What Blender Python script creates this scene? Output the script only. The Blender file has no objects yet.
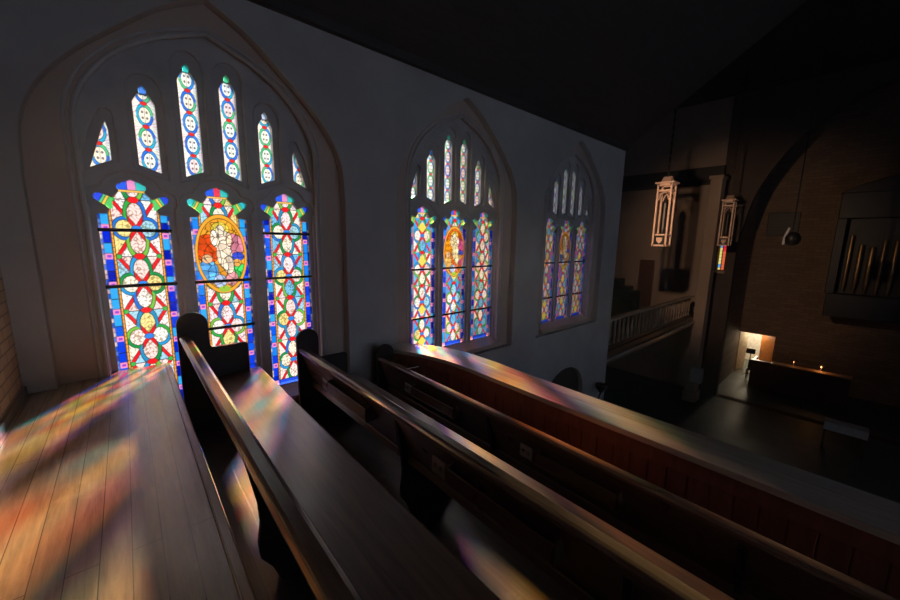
import bpy, math, random
import numpy as np
from mathutils import Matrix, Vector
random.seed(7)
scene = bpy.context.scene
COL = scene.collection
PI = math.pi

# ------------------------------------------------------------------ helpers
def link(o, parent=None):
    COL.objects.link(o)
    if parent is not None:
        o.parent = parent
    return o

def tag(o, label=None, cat=None, group=None, kind=None):
    if label: o['label'] = label
    if cat: o['category'] = cat
    if group: o['group'] = group
    if kind: o['kind'] = kind
    return o

def empty(name, loc=(0, 0, 0)):
    o = bpy.data.objects.new(name, None)
    o.empty_display_size = .1
    o.location = loc
    return link(o)

class MB:
    """collects shapes given in world coordinates and links them as one mesh"""
    def __init__(s): s.v = []; s.f = []
    def add(s, vs, fs):
        n = len(s.v); s.v += [tuple(v) for v in vs]; s.f += [tuple(n + i for i in f) for f in fs]; return s
    def box(s, x0, x1, y0, y1, z0, z1):
        vs = [(x, y, z) for z in (z0, z1) for y in (y0, y1) for x in (x0, x1)]
        return s.add(vs, [(0, 2, 3, 1), (4, 5, 7, 6), (0, 1, 5, 4), (2, 6, 7, 3), (0, 4, 6, 2), (1, 3, 7, 5)])
    def prism_y(s, poly, y0, y1):              # polygon in (x, z)
        n = len(poly)
        vs = [(x, y0, z) for x, z in poly] + [(x, y1, z) for x, z in poly]
        fs = [tuple(range(n)), tuple(range(2 * n - 1, n - 1, -1))] + [(i, i + n, (i + 1) % n + n, (i + 1) % n) for i in range(n)]
        return s.add(vs, fs)
    def prism_x(s, poly, x0, x1):              # polygon in (y, z)
        n = len(poly)
        vs = [(x0, y, z) for y, z in poly] + [(x1, y, z) for y, z in poly]
        fs = [tuple(range(n)), tuple(range(2 * n - 1, n - 1, -1))] + [(i, i + n, (i + 1) % n + n, (i + 1) % n) for i in range(n)]
        return s.add(vs, fs)
    def prism_z(s, poly, z0, z1):
        n = len(poly)
        vs = [(x, y, z0) for x, y in poly] + [(x, y, z1) for x, y in poly]
        fs = [tuple(range(n)), tuple(range(2 * n - 1, n - 1, -1))] + [(i, i + n, (i + 1) % n + n, (i + 1) % n) for i in range(n)]
        return s.add(vs, fs)
    def ring(s, rings, closed=False):           # loft through rings of equal count
        m = len(rings[0]); vs = [p for r in rings for p in r]; fs = []
        for i in range(len(rings) - 1):
            for j in range(m):
                fs.append((i * m + j, i * m + (j + 1) % m, (i + 1) * m + (j + 1) % m, (i + 1) * m + j))
        fs.append(tuple(range(m - 1, -1, -1))); fs.append(tuple((len(rings) - 1) * m + j for j in range(m)))
        return s.add(vs, fs)
    def tube(s, pts, r, n=8):
        rings = []
        P = [Vector(p) for p in pts]
        for i, p in enumerate(P):
            d = (P[min(i + 1, len(P) - 1)] - P[max(i - 1, 0)]).normalized()
            a = d.orthogonal().normalized() if abs(d.y) > .99 or abs(d.y) < .01 and False else None
            up = Vector((0, 1, 0)) if abs(d.y) < .9 else Vector((0, 0, 1))
            a = d.cross(up).normalized(); b = d.cross(a)
            rr = r[i] if isinstance(r, (list, tuple)) else r
            rings.append([p + a * math.cos(2 * PI * k / n) * rr + b * math.sin(2 * PI * k / n) * rr for k in range(n)])
        return s.ring(rings)
    def lathe(s, c, prof, n=16):                # prof: (radius, z)
        rings = [[(c[0] + r * math.cos(2 * PI * k / n), c[1] + r * math.sin(2 * PI * k / n), c[2] + z) for k in range(n)] for r, z in prof]
        return s.ring(rings)
    def build(s, name, mat, parent=None, bevel=0, seg=2, smooth=False):
        me = bpy.data.meshes.new(name)
        off = Vector(parent.matrix_world.translation) if parent is not None else Vector((0, 0, 0))
        q = parent
        off = Vector((0, 0, 0))
        while q is not None:
            off += q.location; q = q.parent
        me.from_pydata([tuple(Vector(v) - off) for v in s.v], [], s.f)
        import bmesh
        bm = bmesh.new(); bm.from_mesh(me); bmesh.ops.recalc_face_normals(bm, faces=bm.faces); bm.to_mesh(me); bm.free()
        me.materials.append(mat)
        o = bpy.data.objects.new(name, me)
        link(o, parent)
        if smooth:
            for p in me.polygons: p.use_smooth = True
            try: me.set_sharp_from_angle(angle=math.radians(40))
            except Exception: pass
        if bevel:
            m = o.modifiers.new('Bevel', 'BEVEL'); m.width = bevel; m.segments = seg; m.limit_method = 'ANGLE'; m.angle_limit = math.radians(40)
        return o

def slab(name, outer, holes, y0, y1, mat, parent=None, bevel=0, res=2, plane='y', smooth=False):
    """flat plate with holes; polygons in (x,z) for plane y, (y,z) for plane x"""
    cu = bpy.data.curves.new(name, 'CURVE'); cu.dimensions = '2D'; cu.fill_mode = 'BOTH'
    for poly in [outer] + list(holes):
        sp = cu.splines.new('POLY'); sp.points.add(len(poly) - 1)
        for p, q in zip(sp.points, poly): p.co = (q[0], q[1], 0, 1)
        sp.use_cyclic_u = True
    half = (y1 - y0) / 2
    cu.extrude = half - bevel; cu.bevel_depth = bevel; cu.bevel_resolution = res; cu.offset = -bevel
    tmp = bpy.data.objects.new('tmp', cu); COL.objects.link(tmp)
    dg = bpy.context.evaluated_depsgraph_get()
    me = bpy.data.meshes.new_from_object(tmp.evaluated_get(dg))
    COL.objects.unlink(tmp); bpy.data.objects.remove(tmp)
    n = len(me.vertices); co = np.empty(n * 3, np.float32); me.vertices.foreach_get('co', co); co = co.reshape(-1, 3)
    out = np.empty_like(co); mid = (y0 + y1) / 2
    if plane == 'y': out[:, 0] = co[:, 0]; out[:, 1] = mid - co[:, 2]; out[:, 2] = co[:, 1]
    else: out[:, 0] = mid + co[:, 2]; out[:, 1] = co[:, 0]; out[:, 2] = co[:, 1]
    q = parent; off = np.zeros(3, np.float32)
    while q is not None: off += np.array(q.location, np.float32); q = q.parent
    out -= off
    me.vertices.foreach_set('co', out.ravel()); me.update()
    me.name = name; me.materials.clear(); me.materials.append(mat)
    for p in me.polygons: p.use_smooth = smooth
    if smooth:
        try: me.set_sharp_from_angle(angle=math.radians(35))
        except Exception: pass
    return link(bpy.data.objects.new(name, me), parent)

# ------------------------------------------------------------------ materials
def newmat(name):
    m = bpy.data.materials.new(name); m.use_nodes = True
    nt = m.node_tree; nt.nodes.clear()
    out = nt.nodes.new('ShaderNodeOutputMaterial')
    return m, nt, out
def nd(nt, t, **kw):
    n = nt.nodes.new(t)
    for k, v in kw.items():
        if k in n.inputs: n.inputs[k].default_value = v
        else: setattr(n, k, v)
    return n
def ramp(nt, stops):
    r = nt.nodes.new('ShaderNodeValToRGB'); e = r.color_ramp.elements
    while len(e) < len(stops): e.new(.5)
    for k, (p, c) in enumerate(stops): e[k].position = p; e[k].color = (*c, 1)
    return r

def wood(name, dark, light, rough=.3, stretch=(14, 1, 14), bump=.06, coat=0.0, spec=.5, rvar=.08):
    m, nt, out = newmat(name)
    tc = nd(nt, 'ShaderNodeTexCoord'); mp = nd(nt, 'ShaderNodeMapping'); mp.inputs['Scale'].default_value = stretch
    geo = nd(nt, 'ShaderNodeNewGeometry')
    nt.links.new(geo.outputs['Position'], mp.inputs['Vector'])
    n1 = nd(nt, 'ShaderNodeTexNoise', Scale=2.2, Detail=6.0, Roughness=.65, Distortion=.6)
    nt.links.new(mp.outputs[0], n1.inputs['Vector'])
    r = ramp(nt, [(.3, dark), (.72, light)]); nt.links.new(n1.outputs['Fac'], r.inputs[0])
    b = nd(nt, 'ShaderNodeBsdfPrincipled', Roughness=rough)
    b.inputs['Specular IOR Level'].default_value = spec
    b.inputs['Coat Weight'].default_value = coat; b.inputs['Coat Roughness'].default_value = .16 if coat < .7 else .24; b.inputs['Coat IOR'].default_value = 1.75 if coat < .7 else 2.4
    nt.links.new(r.outputs[0], b.inputs['Base Color'])
    mr = nd(nt, 'ShaderNodeMapRange'); mr.inputs['To Min'].default_value = max(.02, rough - rvar); mr.inputs['To Max'].default_value = rough + rvar
    n2 = nd(nt, 'ShaderNodeTexNoise', Scale=5.0, Detail=4.0); nt.links.new(geo.outputs['Position'], n2.inputs['Vector'])
    nt.links.new(n2.outputs['Fac'], mr.inputs[0]); nt.links.new(mr.outputs[0], b.inputs['Roughness'])
    bp = nd(nt, 'ShaderNodeBump', Strength=bump, Distance=.01); nt.links.new(n1.outputs['Fac'], bp.inputs['Height'])
    nt.links.new(bp.outputs[0], b.inputs['Normal']); nt.links.new(b.outputs[0], out.inputs[0])
    return m

def plaster(name, c1, c2, rough=.85, scale=1.5, bump=.1, spec=.3):
    m, nt, out = newmat(name)
    geo = nd(nt, 'ShaderNodeNewGeometry')
    n1 = nd(nt, 'ShaderNodeTexNoise', Scale=scale, Detail=7.0, Roughness=.6); nt.links.new(geo.outputs['Position'], n1.inputs['Vector'])
    r = ramp(nt, [(.3, c1), (.7, c2)]); nt.links.new(n1.outputs['Fac'], r.inputs[0])
    b = nd(nt, 'ShaderNodeBsdfPrincipled', Roughness=rough); b.inputs['Specular IOR Level'].default_value = spec
    nt.links.new(r.outputs[0], b.inputs['Base Color'])
    n2 = nd(nt, 'ShaderNodeTexNoise', Scale=60.0, Detail=4.0); nt.links.new(geo.outputs['Position'], n2.inputs['Vector'])
    bp = nd(nt, 'ShaderNodeBump', Strength=bump, Distance=.01); nt.links.new(n2.outputs['Fac'], bp.inputs['Height'])
    nt.links.new(bp.outputs[0], b.inputs['Normal']); nt.links.new(b.outputs[0], out.inputs[0])
    return m

def brick(name, c1, c2, mortar, w=.22, h=.075, rough=.8, rot='x'):
    m, nt, out = newmat(name)
    geo = nd(nt, 'ShaderNodeNewGeometry'); sx = nd(nt, 'ShaderNodeSeparateXYZ'); cb = nd(nt, 'ShaderNodeCombineXYZ')
    nt.links.new(geo.outputs['Position'], sx.inputs[0])
    nt.links.new(sx.outputs['Y' if rot == 'x' else 'X'], cb.inputs[0]); nt.links.new(sx.outputs['Z'], cb.inputs[1])
    t = nd(nt, 'ShaderNodeTexBrick', Scale=1.0); t.inputs['Brick Width'].default_value = w; t.inputs['Row Height'].default_value = h
    t.inputs['Mortar Size'].default_value = .006; t.inputs['Color1'].default_value = (*c1, 1); t.inputs['Color2'].default_value = (*c2, 1); t.inputs['Mortar'].default_value = (*mortar, 1)
    nt.links.new(cb.outputs[0], t.inputs['Vector'])
    b = nd(nt, 'ShaderNodeBsdfPrincipled', Roughness=rough); nt.links.new(t.outputs['Color'], b.inputs['Base Color'])
    bp = nd(nt, 'ShaderNodeBump', Strength=.6, Distance=.008); bp.invert = True; nt.links.new(t.outputs['Fac'], bp.inputs['Height'])
    nt.links.new(bp.outputs[0], b.inputs['Normal']); nt.links.new(b.outputs[0], out.inputs[0])
    return m

def boards(name, c1, c2, gap, w=.085, length=1.6, rough=.33, spec=1.0, wear=(.42, .36, .28)):
    """floor boards running along Y"""
    m, nt, out = newmat(name)
    geo = nd(nt, 'ShaderNodeNewGeometry'); sx = nd(nt, 'ShaderNodeSeparateXYZ'); cb = nd(nt, 'ShaderNodeCombineXYZ')
    nt.links.new(geo.outputs['Position'], sx.inputs[0]); nt.links.new(sx.outputs['Y'], cb.inputs[0]); nt.links.new(sx.outputs['X'], cb.inputs[1])
    t = nd(nt, 'ShaderNodeTexBrick', Scale=1.0); t.inputs['Brick Width'].default_value = length; t.inputs['Row Height'].default_value = w
    t.inputs['Mortar Size'].default_value = .0016; t.inputs['Color1'].default_value = (*c1, 1); t.inputs['Color2'].default_value = (*c2, 1); t.inputs['Mortar'].default_value = (*gap, 1)
    t.offset = .37
    nt.links.new(cb.outputs[0], t.inputs['Vector'])
    mp = nd(nt, 'ShaderNodeMapping'); mp.inputs['Scale'].default_value = (18, 1.4, 1); nt.links.new(geo.outputs['Position'], mp.inputs['Vector'])
    n1 = nd(nt, 'ShaderNodeTexNoise', Scale=2.0, Detail=8.0, Roughness=.7, Distortion=.4); nt.links.new(mp.outputs[0], n1.inputs['Vector'])
    n3 = nd(nt, 'ShaderNodeTexNoise', Scale=3.5, Detail=6.0, Roughness=.7); nt.links.new(geo.outputs['Position'], n3.inputs['Vector'])
    r1 = ramp(nt, [(.35, (.55, .55, .55)), (.7, (1.25, 1.2, 1.15))]); nt.links.new(n1.outputs['Fac'], r1.inputs[0])
    mx = nd(nt, 'ShaderNodeMix', data_type='RGBA', blend_type='MULTIPLY'); mx.inputs[0].default_value = 1
    nt.links.new(t.outputs['Color'], mx.inputs[6]); nt.links.new(r1.outputs[0], mx.inputs[7])
    r3 = ramp(nt, [(.55, (0, 0, 0)), (.75, (.5, .5, .5))]); nt.links.new(n3.outputs['Fac'], r3.inputs[0])
    m2 = nd(nt, 'ShaderNodeMix', data_type='RGBA'); nt.links.new(r3.outputs[0], m2.inputs[0]); nt.links.new(mx.outputs[2], m2.inputs[6]); m2.inputs[7].default_value = (*wear, 1)
    b = nd(nt, 'ShaderNodeBsdfPrincipled', Roughness=rough); b.inputs['Specular IOR Level'].default_value = spec; b.inputs['Coat Weight'].default_value = .8; b.inputs['Coat IOR'].default_value = 2.4; b.inputs['Coat Roughness'].default_value = .25
    nt.links.new(m2.outputs[2], b.inputs['Base Color'])
    mr = nd(nt, 'ShaderNodeMapRange'); mr.inputs['To Min'].default_value = rough - .12; mr.inputs['To Max'].default_value = rough + .16
    nt.links.new(n3.outputs['Fac'], mr.inputs[0]); nt.links.new(mr.outputs[0], b.inputs['Roughness'])
    ad = nd(nt, 'ShaderNodeMath', operation='MULTIPLY_ADD'); nt.links.new(t.outputs['Fac'], ad.inputs[0]); ad.inputs[1].default_value = -1.2; nt.links.new(n1.outputs['Fac'], ad.inputs[2])
    bp = nd(nt, 'ShaderNodeBump', Strength=.22, Distance=.006); nt.links.new(ad.outputs[0], bp.inputs['Height'])
    nt.links.new(bp.outputs[0], b.inputs['Normal']); nt.links.new(b.outputs[0], out.inputs[0])
    return m

def simple(name, c, rough=.5, metal=0, emit=None, es=0):
    m, nt, out = newmat(name)
    b = nd(nt, 'ShaderNodeBsdfPrincipled', Roughness=rough, Metallic=metal)
    geo = nd(nt, 'ShaderNodeNewGeometry'); n1 = nd(nt, 'ShaderNodeTexNoise', Scale=9.0, Detail=4.0); nt.links.new(geo.outputs['Position'], n1.inputs['Vector'])
    r = ramp(nt, [(.3, tuple(x * .82 for x in c)), (.7, tuple(min(1, x * 1.12) for x in c))]); nt.links.new(n1.outputs['Fac'], r.inputs[0])
    nt.links.new(r.outputs[0], b.inputs['Base Color'])
    if emit: b.inputs['Emission Color'].default_value = (*emit, 1); b.inputs['Emission Strength'].default_value = es
    nt.links.new(b.outputs[0], out.inputs[0]); return m

def glassmat(name):
    m, nt, out = newmat(name)
    at = nd(nt, 'ShaderNodeAttribute', attribute_name='tint')
    tr = nd(nt, 'ShaderNodeBsdfTransparent'); nt.links.new(at.outputs['Color'], tr.inputs[0])
    tl = nd(nt, 'ShaderNodeBsdfTranslucent'); nt.links.new(at.outputs['Color'], tl.inputs[0])
    m1 = nd(nt, 'ShaderNodeMixShader')          # pale painted glass diffuses, clear coloured glass lets the sun through
    sc_ = nd(nt, 'ShaderNodeSeparateColor', mode='HSV'); nt.links.new(at.outputs['Color'], sc_.inputs[0])
    mr = nd(nt, 'ShaderNodeMapRange'); mr.inputs['From Min'].default_value = .1; mr.inputs['From Max'].default_value = .75
    mr.inputs['To Min'].default_value = .1; mr.inputs['To Max'].default_value = .05
    nt.links.new(sc_.outputs[1], mr.inputs[0]); nt.links.new(mr.outputs[0], m1.inputs[0])
    nt.links.new(tr.outputs[0], m1.inputs[1]); nt.links.new(tl.outputs[0], m1.inputs[2])
    nt.links.new(m1.outputs[0], out.inputs[0])
    return m

M = {}
M['pew'] = wood('walnut_pew', (.065, .036, .026), (.145, .08, .055), rough=.3, spec=.5)
M['cup'] = simple('worn_metal', (.4, .36, .33), .5, .2)
M['panel'] = wood('backlit_panel', (.012, .009, .009), (.03, .02, .017), rough=.5, spec=.2)  # pew wood again, with its back-lit shade put into a darker colour
M['rail'] = wood('polished_rail', (.11, .068, .05), (.22, .145, .11), rough=.22, spec=.7, coat=.4)
M['seat'] = wood('seat_wood', (.13, .068, .04), (.26, .145, .088), rough=.36, spec=.8, coat=.9, stretch=(22, 1, 22))
M['guard'] = wood('red_panel_wood', (.13, .04, .024), (.24, .08, .05), rough=.5, stretch=(6, 6, 1))
M['cap'] = wood('parapet_cap_wood', (.3, .265, .23), (.5, .455, .4), rough=.4, spec=.8, coat=.8)
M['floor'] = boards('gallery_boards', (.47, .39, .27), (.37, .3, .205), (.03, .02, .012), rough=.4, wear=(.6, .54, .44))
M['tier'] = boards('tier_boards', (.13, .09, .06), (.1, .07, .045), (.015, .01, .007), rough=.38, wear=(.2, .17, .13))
M['wall'] = plaster('grey_plaster', (.36, .345, .335), (.46, .445, .43), rough=.85)
M['niche'] = plaster('warm_lit_plaster', (.42, .33, .275), (.5, .40, .335), rough=.7)  # warm glow of the windows is put into this recess colour
M['stone'] = plaster('grey_stone', (.36, .35, .35), (.5, .48, .47), rough=.42, scale=4, bump=.05, spec=.6)
M['brickA'] = brick('buff_brick', (.5, .36, .25), (.4, .27, .18), (.2, .16, .14))
M['brickB'] = brick('chancel_brick', (.26, .18, .12), (.18, .12, .08), (.1, .08, .06), w=.4, h=.13)
M['roof'] = wood('dark_roof_boards', (.02, .018, .017), (.045, .04, .038), rough=.7, stretch=(1, 10, 1))
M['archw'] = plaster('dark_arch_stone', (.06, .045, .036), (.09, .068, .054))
M['trans'] = plaster('transept_plaster', (.28, .21, .16), (.36, .28, .22), scale=.7)
M['navefloor'] = plaster('nave_floor_tiles', (.07, .085, .08), (.12, .14, .13), rough=.45)
M['bar'] = simple('iron_bar', (.015, .015, .017), .5, .6)
M['brass'] = simple('brass', (.62, .42, .32), .45, .15)
M['iron'] = simple('dark_iron', (.03, .028, .026), .45, .7)
M['glass'] = glassmat('stained_glass')
m_, nt_, out_ = newmat('fill_window_glass'); a_ = nd(nt_, 'ShaderNodeBsdfTranslucent'); a_.inputs[0].default_value = (.68, .73, .82, 1); nt_.links.new(a_.outputs[0], out_.inputs[0]); M['fill_glass'] = m_
M['pipe'] = simple('gilt_pipe', (.4, .26, .12), .35, .8)
M['orange'] = simple('orange_door_paint', (.8, .26, .04), .5)
M['cream'] = simple('cream_paint', (.75, .68, .5), .6)
M['white'] = simple('white_wall_paint', (.8, .76, .68), .7)
M['cloth'] = simple('pale_cloth', (.5, .48, .45), .8)
M['greybox'] = simple('grey_panel', (.42, .42, .43), .6)
M['black'] = simple('black_paint', (.012, .012, .014), .5)
M['choir'] = wood('choir_wood', (.05, .022, .014), (.1, .045, .028), rough=.35)
M['choirtop'] = wood('choir_top_wood', (.3, .16, .08), (.45, .26, .13), rough=.4)

# ------------------------------------------------------------------ camera
yaw, pitch, roll, fpx = .7267, -.1639, .0165, 363.46
cy, sy, cp, sp = math.cos(yaw), math.sin(yaw), math.cos(pitch), math.sin(pitch)
fw = Vector((sy * cp, cy * cp, sp)); rt = Vector((cy, -sy, 0)); up = rt.cross(fw)
c_, s_ = math.cos(roll), math.sin(roll)
R_ = c_ * rt + s_ * up; U_ = -s_ * rt + c_ * up
cam = bpy.data.cameras.new('camera'); cam.sensor_width = 36; cam.lens = fpx / 900 * 36; cam.clip_start = .02; cam.clip_end = 200
co = bpy.data.objects.new('camera', cam); link(co)
co.matrix_world = Matrix(((R_.x, U_.x, -fw.x, 0), (R_.y, U_.y, -fw.y, 0), (R_.z, U_.z, -fw.z, 0), (0, 0, 0, 1)))
scene.camera = co

# ------------------------------------------------------------------ windows
WX = [.6752, 3.6188, 6.606]; LP = .5916
GY = 4.0
def arc(cx, cz, rx, rz, a0, a1, n):
    return [(cx + rx * math.cos(math.radians(a0 + (a1 - a0) * k / n)), cz + rz * math.sin(math.radians(a0 + (a1 - a0) * k / n))) for k in range(n + 1)]
def mirror(half):                                # half: right side from bottom to top (x>=0)
    return half + [(-x, z) for x, z in reversed(half) if x > 1e-6]
def smooth_path(pts, n=6):                        # Catmull-Rom
    out = []
    P = [pts[0]] + list(pts) + [pts[-1]]
    for i in range(1, len(P) - 2):
        p0, p1, p2, p3 = P[i - 1:i + 3]
        for k in range(n):
            t = k / n
            out.append(tuple(.5 * (2 * b + (-a + c) * t + (2 * a - 5 * b + 4 * c - d) * t * t + (-a + 3 * b - 3 * c + d) * t ** 3) for a, b, c, d in zip(p0, p1, p2, p3)))
    out.append(tuple(pts[-1])); return out

headhole = mirror([(.2236, -1.573), (.2236, .158), (.158, .166), (.145, .2)] + [(.165, .222), (.2, .25), (.228, .275), (.232, .305), (.205, .322), (.17, .31), (.125, .288)] + [(.098, .315), (.078, .345), (.092, .368), (.088, .392), (.05, .415), (0, .436)])
fronthole = mirror([(.262, -1.62), (.262, .17)] + arc(.212, .275, .074, .078, -48, 78, 8) + arc(0, .335, .185, .155, 12, 90, 10))
def up_hole(xc, hw, zl, zr, zt):
    return [(xc - hw, zl), (xc + hw, zr), (xc + hw, zt - .135), (xc + hw * .62, zt - .085), (xc + hw * .3, zt - .06), (xc + hw * .38, zt - .03), (xc, zt), (xc - hw * .38, zt - .03), (xc - hw * .3, zt - .06), (xc - hw * .62, zt - .085), (xc - hw, zt - .135)]
def up_front(xc, hw, zl, zr, zt):
    return [(xc - hw, zl), (xc + hw, zr)] + arc(xc, zt - .13, hw, .13, 0, 180, 12)
uph = [up_hole(-.455, .07, .56, .508, 1.175), up_hole(-.152, .066, .505, .558, 1.42), up_hole(.144, .064, .575, .512, 1.42), up_hole(.443, .062, .512, .56, 1.175)]
uph += [[(-.815, .505), (-.69, .572), (-.688, .80), (-.70, .862), (-.735, .76)], [(.69, .575), (.812, .508), (.735, .76), (.70, .862), (.688, .80)]]
upf = [up_front(-.45, .108, .535, .452, 1.25), up_front(-.149, .108, .452, .535, 1.505), up_front(.149, .108, .535, .452, 1.505), up_front(.45, .108, .452, .535, 1.25)]
upf += [[(-.852, .47), (-.655, .56), (-.655, .90)] + arc(-.70, .9, .045, .045, 0, 120, 4) + [(-.80, .78), (-.845, .6)],
        [(.655, .56), (.852, .47), (.845, .6), (.80, .78)] + arc(.70, .9, .045, .045, 60, 180, 4)]
archA = smooth_path([(.875, .55), (.872, .8), (.83, .99), (.73, 1.18), (.56, 1.37), (.32, 1.53), (0, 1.66)], 5)
archA_full = mirror([(.875, -1.63)] + archA)
archA_big = mirror([(.91, -1.66), (.91, .55), (.905, .81), (.865, 1.005), (.76, 1.205), (.585, 1.40), (.335, 1.565), (0, 1.70)])
recess = mirror([(1.145, -1.75)] + smooth_path([(1.145, .4), (1.115, .75), (1.0, 1.02), (.8, 1.27), (.55, 1.5), (.29, 1.72), (0, 1.88)], 5))
def shift(poly, dx, dz=0): return [(x + dx, z + dz) for x, z in poly]

def hsh(*a):
    v = 0.0
    for k, x in enumerate(a): v = v + np.asarray(x, float) * (12.9898 + 37.719 * k)
    s = np.sin(v + 4.1) * 43758.5453
    return s - np.floor(s)
def pick(h, pal):
    pal = np.array(pal); return pal[np.clip((h * len(pal)).astype(int), 0, len(pal) - 1)]
LEAD = np.array((.006, .006, .008))
PALE = [(.98, .82, .82), (.95, .88, .76), (.99, .78, .86), (.92, .9, .93), (.2, .58, .92), (.97, .8, .32), (.95, .7, .7), (.4, .72, .92)]
RINGC = [(.03, .42, .06), (.01, .3, .07), (.02, .3, .6), (.02, .34, .75), (.2, .55, .06), (.02, .18, .7)]
BLUES = [(.0, .02, .7), (.005, .11, .9), (.01, .24, .92), (.005, .05, .8), (.03, .4, .9), (.0, .01, .45)]
RED = (.85, .012, .02); GOLD = (.95, .48, .06)
P_ = .455
def ell(u, v, cx, cz, rx, rz): return (np.sqrt(((u - cx) / rx) ** 2 + ((v - cz) / rz) ** 2) - 1) * min(rx, rz)

MED = {1: dict(bg=(.98, .4, .03), wing=(.98, .09, .01), robe=(.98, .82, .66), halo=(.98, .72, .08), low1=(.12, .45, .95), low2=(.05, .65, .12), low3=(.92, .38, .42), right=(.8, .25, .35)),
       2: dict(bg=(1, .16, .01), wing=(.95, .3, .01), robe=(.98, .78, .42), halo=(.98, .6, .05), low1=(.95, .5, .12), low2=(.9, .12, .4), low3=(.95, .25, .1), right=(.85, .1, .4)),
       3: dict(bg=(.45, .16, .06), wing=(.5, .2, .05), robe=(.75, .6, .4), halo=(.7, .45, .1), low1=(.1, .2, .5), low2=(.5, .4, .2), low3=(.6, .25, .12), right=(.4, .15, .2))}

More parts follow.
